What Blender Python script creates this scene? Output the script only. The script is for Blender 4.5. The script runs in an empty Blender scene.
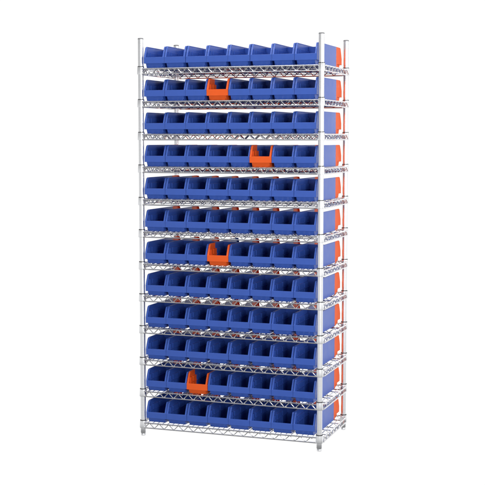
import bpy, bmesh, math, random
from mathutils import Vector, Matrix
random.seed(4)
sc = bpy.context.scene
R = math.radians

# ---------------------------------------------------------------- camera
cam_d = bpy.data.cameras.new("camera")
cam = bpy.data.objects.new("camera", cam_d)
sc.collection.objects.link(cam)
sc.camera = cam
cam_d.sensor_fit = 'HORIZONTAL'
cam_d.sensor_width = 36.0
cam_d.lens = 1186.43 / 485.0 * 36.0
cam_d.clip_start = 0.1
cam_d.clip_end = 200.0
cam.location = (2.32062, -5.11669, 1.34337)
cam.rotation_euler = (R(90 - 4.9763), 0, R(19.5388))

# ---------------------------------------------------------------- studio surroundings: white backdrop behind, dimmer room below and behind the camera
w = bpy.data.worlds.new("World"); sc.world = w; w.use_nodes = True
nt = w.node_tree; nt.nodes.clear()
out = nt.nodes.new('ShaderNodeOutputWorld'); bg = nt.nodes.new('ShaderNodeBackground')
tc = nt.nodes.new('ShaderNodeTexCoord'); sep = nt.nodes.new('ShaderNodeSeparateXYZ')
nt.links.new(tc.outputs['Generated'], sep.inputs[0])
def rng(axis, a, b, c, d):
    m = nt.nodes.new('ShaderNodeMapRange'); m.interpolation_type = 'SMOOTHSTEP'
    for k, v in zip(('From Min', 'From Max', 'To Min', 'To Max'), (a, b, c, d)): m.inputs[k].default_value = v
    nt.links.new(sep.outputs[axis], m.inputs['Value']); return m.outputs[0]
zr = nt.nodes.new('ShaderNodeMapRange'); zr.inputs['From Min'].default_value = -1; zr.inputs['From Max'].default_value = 1
nt.links.new(sep.outputs['Z'], zr.inputs['Value'])
ramp = nt.nodes.new('ShaderNodeValToRGB'); nt.links.new(zr.outputs[0], ramp.inputs[0])
stops = [(0.0, 0.14), (0.32, 0.26), (0.40, 0.86), (0.48, 0.86), (0.525, 0.42), (0.70, 0.42), (1.0, 0.80)]
e = ramp.color_ramp.elements
while len(e) < len(stops): e.new(0.5)
for el, (p, v) in zip(e, stops): el.position = p; el.color = (v, v, v, 1)
room = ramp.outputs[0]
back = rng('Y', 0.55, 0.80, 0.0, 1.0)
mx = nt.nodes.new('ShaderNodeMix'); mx.data_type = 'FLOAT'
nt.links.new(back, mx.inputs['Factor']); nt.links.new(room, mx.inputs['A']); mx.inputs['B'].default_value = 1.04
cmb = nt.nodes.new('ShaderNodeCombineColor')
for k in ('Red', 'Green', 'Blue'): nt.links.new(mx.outputs[0], cmb.inputs[k])
nt.links.new(cmb.outputs[0], bg.inputs['Color']); bg.inputs['Strength'].default_value = 1.0
nt.links.new(bg.outputs[0], out.inputs['Surface'])

# ---------------------------------------------------------------- studio lamps
def area(name, loc, target, size, power, col=(1, 1, 1)):
    d = bpy.data.lights.new(name, 'AREA'); d.shape = 'RECTANGLE'; d.size, d.size_y = size
    d.energy = power; d.color = col
    o = bpy.data.objects.new(name, d); sc.collection.objects.link(o)
    o.location = loc
    o.rotation_euler = (Vector(target) - Vector(loc)).to_track_quat('-Z', 'Y').to_euler()
    return o
area('front_softbox', (2.9, -3.4, 1.45), (0.44, 0.2, 0.9), (0.8, 0.9), 78)
area('side_softbox', (5.2, 0.2, 2.2), (0.86, 0.2, 0.8), (1.6, 2.6), 80)
area('overhead_softbox', (0.2, -1.2, 4.6), (0.5, 0.2, 0), (2.5, 2.0), 75)

sc.view_settings.view_transform = 'Standard'; sc.view_settings.look = 'None'
sc.view_settings.exposure = 0.0; sc.view_settings.gamma = 1.0
sc.cycles.max_bounces = 8

# ---------------------------------------------------------------- materials
def mat(name, col, rough=0.5, metal=0.0, var=0.06, rvar=0.08, scale=30.0, bump=0.0, spec=0.5, bevel=0.0):
    m = bpy.data.materials.new(name); m.use_nodes = True
    n = m.node_tree; b = n.nodes['Principled BSDF']
    b.inputs['Metallic'].default_value = metal
    b.inputs['Specular IOR Level'].default_value = spec
    t = n.nodes.new('ShaderNodeTexCoord'); no = n.nodes.new('ShaderNodeTexNoise')
    no.inputs['Scale'].default_value = scale; no.inputs['Detail'].default_value = 4
    info = n.nodes.new('ShaderNodeObjectInfo')
    add = n.nodes.new('ShaderNodeVectorMath'); add.operation = 'ADD'
    n.links.new(t.outputs['Object'], add.inputs[0]); n.links.new(info.outputs['Random'], add.inputs[1])
    n.links.new(add.outputs[0], no.inputs['Vector'])
    r1 = n.nodes.new('ShaderNodeMapRange'); r1.inputs['To Min'].default_value = rough - rvar; r1.inputs['To Max'].default_value = rough + rvar
    n.links.new(no.outputs['Fac'], r1.inputs['Value']); n.links.new(r1.outputs[0], b.inputs['Roughness'])
    mx = n.nodes.new('ShaderNodeMix'); mx.data_type = 'RGBA'
    mx.inputs['A'].default_value = (*[c * (1 - var) for c in col], 1); mx.inputs['B'].default_value = (*[min(1, c * (1 + var)) for c in col], 1)
    n.links.new(no.outputs['Fac'], mx.inputs['Factor']); n.links.new(mx.outputs['Result'], b.inputs['Base Color'])
    if bevel:                                    # moulded edges are slightly rounded
        bv = n.nodes.new('ShaderNodeBevel'); bv.samples = 4; bv.inputs['Radius'].default_value = bevel
        n.links.new(bv.outputs[0], b.inputs['Normal'])
    if bump:
        bp = n.nodes.new('ShaderNodeBump'); bp.inputs['Strength'].default_value = bump; bp.inputs['Distance'].default_value = 0.001
        n.links.new(no.outputs['Fac'], bp.inputs['Height']); n.links.new(bp.outputs[0], b.inputs['Normal'])
    return m
M_BLUE = mat('blue_plastic', (0.038, 0.106, 0.470), 0.36, var=0.09, bevel=0.0014)
M_ORANGE = mat('orange_plastic', (0.86, 0.115, 0.014), 0.50, var=0.07, bevel=0.0014, spec=0.3)
M_CHROME = mat('chrome_wire', (0.80, 0.80, 0.82), 0.22, metal=1.0, var=0.03, scale=60)
M_POST = mat('zinc_post', (0.92, 0.93, 0.95), 0.30, metal=1.0, var=0.03, scale=14)
M_SLEEVE = mat('dark_sleeve_plastic', (0.05, 0.05, 0.055), 0.5)
M_CAP = mat('grey_cap_plastic', (0.22, 0.22, 0.23), 0.5)

# ---------------------------------------------------------------- helpers
def obj(name, bm, m, parent=None, smooth=False):
    me = bpy.data.meshes.new(name)
    bmesh.ops.recalc_face_normals(bm, faces=bm.faces)
    bm.to_mesh(me); bm.free()
    me.materials.append(m)
    if smooth:
        for p in me.polygons: p.use_smooth = True
        me.set_sharp_from_angle(angle=R(38))
    o = bpy.data.objects.new(name, me); sc.collection.objects.link(o)
    if parent: o.parent = parent
    return o

def box(bm, x0, x1, y0, y1, z0, z1):
    vs = [bm.verts.new((x, y, z)) for x in (x0, x1) for y in (y0, y1) for z in (z0, z1)]
    for f in ((0, 1, 3, 2), (4, 6, 7, 5), (0, 4, 5, 1), (2, 3, 7, 6), (0, 2, 6, 4), (1, 5, 7, 3)):
        bm.faces.new([vs[i] for i in f])

def prism_x(bm, poly, x0, x1):
    """polygon in (y, z) extruded from x0 to x1"""
    a = [bm.verts.new((x0, y, z)) for y, z in poly]; b = [bm.verts.new((x1, y, z)) for y, z in poly]
    n = len(poly)
    bm.faces.new(a); bm.faces.new(b[::-1])
    for i in range(n): bm.faces.new((a[i], a[(i + 1) % n], b[(i + 1) % n], b[i]))

def strip_x(bm, path, th, x0, x1):
    """a thin sheet following a (y, z) path, th thick towards the right of travel, from x0 to x1"""
    off = []
    for i, (y, z) in enumerate(path):
        a = path[max(0, i - 1)]; b = path[min(len(path) - 1, i + 1)]
        d = Vector((b[0] - a[0], b[1] - a[1])).normalized()
        off.append((y + d.y * th, z - d.x * th))
    for i in range(len(path) - 1):
        prism_x(bm, [path[i], path[i + 1], off[i + 1], off[i]], x0, x1)
    bmesh.ops.remove_doubles(bm, verts=bm.verts, dist=1e-6)

def tube(bm, pts, r, n=8, caps=True):
    pts = [Vector(p) for p in pts]; rings = []
    up = Vector((0, 0, 1))
    for i, p in enumerate(pts):
        d = (pts[min(i + 1, len(pts) - 1)] - pts[max(i - 1, 0)]).normalized()
        s = d.cross(up)
        if s.length < 1e-3: s = d.cross(Vector((0, 1, 0)))
        s.normalize(); t = s.cross(d)
        rings.append([bm.verts.new(p + (s * math.cos(2 * math.pi * k / n) + t * math.sin(2 * math.pi * k / n)) * r) for k in range(n)])
    for a, b in zip(rings, rings[1:]):
        for k in range(n): bm.faces.new((a[k], a[(k + 1) % n], b[(k + 1) % n], b[k]))
    if caps:
        bm.faces.new(rings[0]); bm.faces.new(rings[-1][::-1])

def lathe(bm, prof, n=28, c=(0, 0)):
    rings = [[bm.verts.new((c[0] + r * math.cos(2 * math.pi * k / n), c[1] + r * math.sin(2 * math.pi * k / n), z)) for k in range(n)] for r, z in prof]
    for a, b in zip(rings, rings[1:]):
        for k in range(n): bm.faces.new((a[k], a[(k + 1) % n], b[(k + 1) % n], b[k]))
    bm.faces.new(rings[0]); bm.faces.new(rings[-1][::-1])

# ---------------------------------------------------------------- measurements of the rack (metres)
W, D, S, N = 0.876, 0.430, 0.152633, 12        # post spacing, shelf pitch, shelf count
FOOT, TOP = 0.073, 0.1325
DROP = 0.0045                                    # the deck lies a little under the collar's top edge
Z0 = FOOT                                       # height of the lowest shelf over the floor
OFF = Vector((0, 0, -FOOT))                     # the camera was solved with the lowest shelf at z = 0
POSTS = [(0, 0), (W, 0), (0, D), (W, D)]

# ---------------------------------------------------------------- the rack
rack = bpy.data.objects.new('wire_shelving_unit', None); sc.collection.objects.link(rack)
rack.location = OFF
rack['label'] = 'tall chrome wire shelving unit with twelve shelves full of blue bins'
rack['category'] = 'shelving unit'

def make_post():
    bm = bmesh.new()
    top = S * (N - 1) + TOP + FOOT
    prof = [(0.0116, 0.0120), (0.0127, 0.0140)]
    z = 0.045
    while z < top - 0.02:                       # shallow ring grooves an inch apart
        prof += [(0.0127, z - 0.0040), (0.0127, z - 0.0022), (0.0127, z - 0.0016), (0.01264, z - 0.0007), (0.01264, z + 0.0007), (0.0127, z + 0.0016), (0.0127, z + 0.0022), (0.0127, z + 0.0040)]
        z += S / 6
    prof += [(0.0127, top - 0.004)]
    lathe(bm, prof)
    p = obj('post', bm, M_POST, rack, True)
    bm = bmesh.new(); lathe(bm, [(0.0105, top - 0.005), (0.0132, top - 0.004), (0.0132, top - 0.001), (0.0118, top + 0.0015), (0.006, top + 0.0025)])
    cap = obj('post_cap', bm, M_CAP, p, True)
    bm = bmesh.new(); lathe(bm, [(0.0100, 0.0), (0.0115, 0.001), (0.0115, 0.007), (0.0108, 0.009), (0.0092, 0.010), (0.0092, 0.013)])
    foot = obj('levelling_foot', bm, M_POST, p, True)
    return p
def copy_tree(o, parent=None):
    c = o.copy(); sc.collection.objects.link(c)
    if parent: c.parent = parent
    for ch in list(o.children): copy_tree(ch, c)
    return c
post0 = make_post()
for i, (x, y) in enumerate(POSTS):
    p = post0 if i == 0 else copy_tree(post0, rack)
    p.location = (x, y, 0)

# wire shelf; its origin is at the deck level of the front left post
EX, EY = 0.0175, 0.0140                          # how far the rim wires stand outside the post centres
ZT, ZB = -0.0045, -0.0280
def snake(bm, a, b, n, z0, z1, r):
    a, b = Vector(a), Vector(b); pts = []
    m = n * 8
    for k in range(m + 1):
        t = k / m; ph = (t * n) % 1.0
        tri = 1 - abs(2 * ph - 1)                # 0..1..0
        s = tri * tri * (3 - 2 * tri) * 0.45 + tri * 0.55
        p = a.lerp(b, t); p.z = z0 + (z1 - z0) * s
        pts.append(p)
    tube(bm, pts, r, 6)
def truss(name, a, b, n, parent, shift):
    bm = bmesh.new()
    a, b = Vector(a), Vector(b)
    for z, r in ((ZT, 0.0032), (ZB, 0.0030)):
        tube(bm, [(a.x, a.y, z), (b.x, b.y, z)], r, 8)
    sh = Vector(shift)
    snake(bm, a + sh, b + sh, n, ZB + 0.001, ZT - 0.001, 0.0023)
    return obj(name, bm, M_CHROME, parent, True)
def make_shelf():
    bm = bmesh.new()                             # deck wires run front to back and hook over the rims
    nx = 35
    for k in range(nx):
        x = 0.004 + (W - 0.008) * k / (nx - 1)
        if k in (0, nx - 1): y0, y1 = 0.016, D - 0.016
        else: y0, y1 = -EY, D + EY
        pts = [(x, y0, -0.0100), (x, y0 - 0.0012, -0.0045), (x, y0 + 0.002, -0.0016), (x, y1 - 0.002, -0.0016), (x, y1 + 0.0012, -0.0045), (x, y1, -0.0100)]
        tube(bm, pts, 0.00150, 6)
    deck = obj('wire_shelf', bm, M_CHROME, rack, True)
    truss('rim_truss', (0.012, -EY, 0), (W - 0.012, -EY, 0), 17, deck, (0, 0.0022, 0))
    truss('rim_truss', (0.012, D + EY, 0), (W - 0.012, D + EY, 0), 17, deck, (0, -0.0022, 0))
    truss('rim_truss', (-EX, 0.012, 0), (-EX, D - 0.012, 0), 8, deck, (0.0022, 0, 0))
    truss('rim_truss', (W + EX, 0.012, 0), (W + EX, D - 0.012, 0), 8, deck, (-0.0022, 0, 0))
    for yy in (0.145, 0.285):
        bm = bmesh.new()
        tube(bm, [(-EX, yy, -0.0052), (W + EX, yy, -0.0052)], 0.0022, 8)
        snake(bm, (-EX, yy, 0), (W + EX, yy, 0), 17, -0.026, -0.007, 0.0017)
        tube(bm, [(-EX, yy, -0.0275), (W + EX, yy, -0.0275)], 0.0018, 8)
        obj('support_wire', bm, M_CHROME, deck, True)
    for x, y in POSTS:
        bm = bmesh.new()
        lathe(bm, [(0.0131, 0.0005 + DROP), (0.0156, DROP), (0.0160, DROP - 0.004), (0.0174, -0.0275), (0.0170, -0.0300), (0.0132, -0.0305)], c=(x, y))
        obj('collar', bm, M_POST, deck, True)
        bm = bmesh.new()
        lathe(bm, [(r_, z_ + DROP) for r_, z_ in ((0.0129, 0.0006), (0.0152, 0.0008), (0.0150, 0.0036), (0.0129, 0.0042))], c=(x, y))
        obj('split_sleeve', bm, M_SLEEVE, deck, True)
    return deck
shelf0 = make_shelf()
for i in range(N):
    s = shelf0 if i == 0 else copy_tree(shelf0, rack)
    s.location = (0, 0, Z0 + S * i - DROP)

# ---------------------------------------------------------------- the bins: open hopper at both ends, one end orange
BL, BH, HW, PITCH = 0.430, 0.0990, 0.0520, 0.10475
SEC = 0.100                                      # length of the orange end
NOTCH, NZ, INS = 0.080, 0.020, 0.010             # stepped-in lower corner of each end
LIP = 0.0485
TH = 0.0022
def end_section(bm, fl=False):
    """hopper end, from y = 0 (the face) to y = SEC"""
    edge = [(0.0, LIP), (0.008, 0.068), (0.016, 0.084), (0.019, 0.091), (0.025, 0.0970), (0.033, BH)]
    for s in (-1, 1):
        xa, xb = s * (HW - TH), s * HW
        prism_x(bm, [(0, NZ)] + edge + [(SEC, BH), (SEC, 0), (NOTCH, 0), (NOTCH, NZ)], xa, xb)
        xi = s * (HW - INS)
        prism_x(bm, [(0.001, NZ + TH - .0002), (NOTCH, NZ + TH - .0002), (NOTCH, 0.0001), (0.013, 0.0001)], xi - s * TH, xi)
        box(bm, *sorted((xi - s * TH * .9, xa + s * .0005)), 0.0012, NOTCH + .0005, NZ, NZ + TH)
        box(bm, *sorted((xi - s * TH * .8, xa + s * .0006)), NOTCH - TH, NOTCH + .0003, 0.0002, NZ + .0008)
        # flange along the sloping edge
        strip_x(bm, edge[:-1] + [(0.033, BH - .0004)], 0.0024, *sorted((s * (HW - 0.0092), s * (HW - .0004))))
        # rolled rim
        box(bm, *sorted((s * (HW - 0.0034), s * (HW + 0.0001))), 0.034, SEC + (0.0 if fl else 0.0), BH - 0.0022, BH + 0.0006)
    # face
    prism_x(bm, [(0, NZ), (-0.0012, LIP - 0.004), (-0.0012, LIP), (0.0035, LIP + 0.0006), (0.0038, LIP - 0.002), (TH, LIP - 0.004), (TH, NZ)], -HW + .0003, HW - .0003)
    a, b = HW - INS - .0003, HW - INS - .0085
    lo = [(-a, 0.0004, NZ + .0012), (a, 0.0004, NZ + .0012), (a, 0.0070, 0.010), (b, 0.0130, 0.0), (-b, 0.0130, 0.0), (-a, 0.0070, 0.010)]
    v = [bm.verts.new(p) for p in lo]; u = [bm.verts.new((x, y + TH, z)) for x, y, z in lo]
    bm.faces.new(v); bm.faces.new(u[::-1])
    for i in range(6): bm.faces.new((v[i], v[(i + 1) % 6], u[(i + 1) % 6], u[i]))
    # floor
    box(bm, -(HW - INS) + .0005, HW - INS - .0005, 0.0125, NOTCH, 0.0003, 0.0024)
    box(bm, -HW + .0005, HW - .0005, NOTCH - .0004, SEC, 0.0003, 0.0024)
    ribs(bm, [0.056], 0.0225, (0.030, NOTCH)); ledge(bm, 0.032, SEC - 0.0003); ribs(bm, [], 0.0022, (NOTCH + .0004, SEC - .0002))
def ribs(bm, ys, z0, span):
    """inner liner of each wall, left open at the divider slots"""
    cuts = [span[0]] + [v for y in ys for v in (y - 0.0060, y + 0.0060)] + [span[1]]
    for s in (-1, 1):
        for y0, y1 in zip(cuts[::2], cuts[1::2]):
            box(bm, *sorted((s * (HW - TH - 0.0080), s * (HW - TH + .0004))), y0, y1, z0, 0.073)
def ledge(bm, y0, y1):
    for s in (-1, 1):
        box(bm, *sorted((s * (HW - TH - 0.0120), s * (HW - TH + .0005))), y0, y1, 0.0477, 0.0498)
def mid_section(bm, y0, y1):
    for s in (-1, 1):
        box(bm, *sorted((s * (HW - TH), s * HW)), y0, y1, 0, BH)
        box(bm, *sorted((s * (HW - 0.0034), s * (HW + 0.0001))), y0, y1, BH - 0.0022, BH + 0.0006)
        box(bm, *sorted((s * (HW - TH - 0.0125), s * (HW - TH + .0005))), y0, y1, 0.0475, 0.0500)
    box(bm, -HW + .0005, HW - .0005, y0, y1, 0.0003, 0.0024)
    k = 3
    ribs(bm, [y0 + (y1 - y0) * (i + .5) / k for i in range(k)], 0.0022, (y0, y1))

def make_bin():
    root = bpy.data.objects.new('double_ended_bin', None); sc.collection.objects.link(root)
    bm = bmesh.new()
    end_section(bm); mid_section(bm, SEC, BL - SEC - 0.0008)
    obj('blue_body', bm, M_BLUE, root)
    bm = bmesh.new()
    end_section(bm)
    bmesh.ops.transform(bm, matrix=Matrix.Translation((0, BL, 0)) @ Matrix.Rotation(math.pi, 4, 'Z'), verts=bm.verts)
    obj('orange_end', bm, M_ORANGE, root)
    bm = bmesh.new()
    box(bm, -HW + TH, HW - TH, BL / 2 - 0.0012, BL / 2 + 0.0012, 0.0026, 0.094)
    obj('divider', bm, M_BLUE, root)
    return root
YF = -0.0070                                     # bin faces, just behind the front rim wire
FLIP = {(2, 4), (4, 6), (7, 4), (11, 3)}         # (shelf from the top, bin from the left) turned round
ORD = ['', 'first', 'second', 'third', 'fourth', 'fifth', 'sixth', 'seventh', 'eighth', 'ninth', 'tenth', 'eleventh', 'twelfth']
def shelfname(r): return 'on the top shelf' if r == 1 else 'on the bottom shelf' if r == 12 else 'on the %s shelf from the top' % ORD[r]
XC = W / 2
bin0 = make_bin()
for r in range(1, 13):
    for c in range(1, 9):
        b = bin0 if (r, c) == (1, 1) else copy_tree(bin0)
        x = XC + (c - 4.5) * PITCH + random.uniform(-.0003, .0003)
        y = YF + random.uniform(-.0028, .0024)
        a = random.uniform(-.002, .002)
        z = Z0 + S * (N - r) - DROP + 0.0002
        flip = (r, c) in FLIP
        if flip:
            b.rotation_euler = (0, 0, math.pi + a); b.location = Vector((x, y + BL - .003, z)) + OFF
        else:
            b.rotation_euler = (0, 0, a); b.location = Vector((x, y, z)) + OFF
        pos = {1: 'leftmost', 8: 'rightmost'}.get(c, '%s from left' % ORD[c])
        if flip:
            b['label'] = 'bin turned with its bright orange end forward, %s' % shelfname(r)
        else:
            b['label'] = 'blue bin with orange rear end, %s %s' % (pos, shelfname(r))
        b['category'] = 'bin'
        b['group'] = 'double-ended bins on the wire shelves'
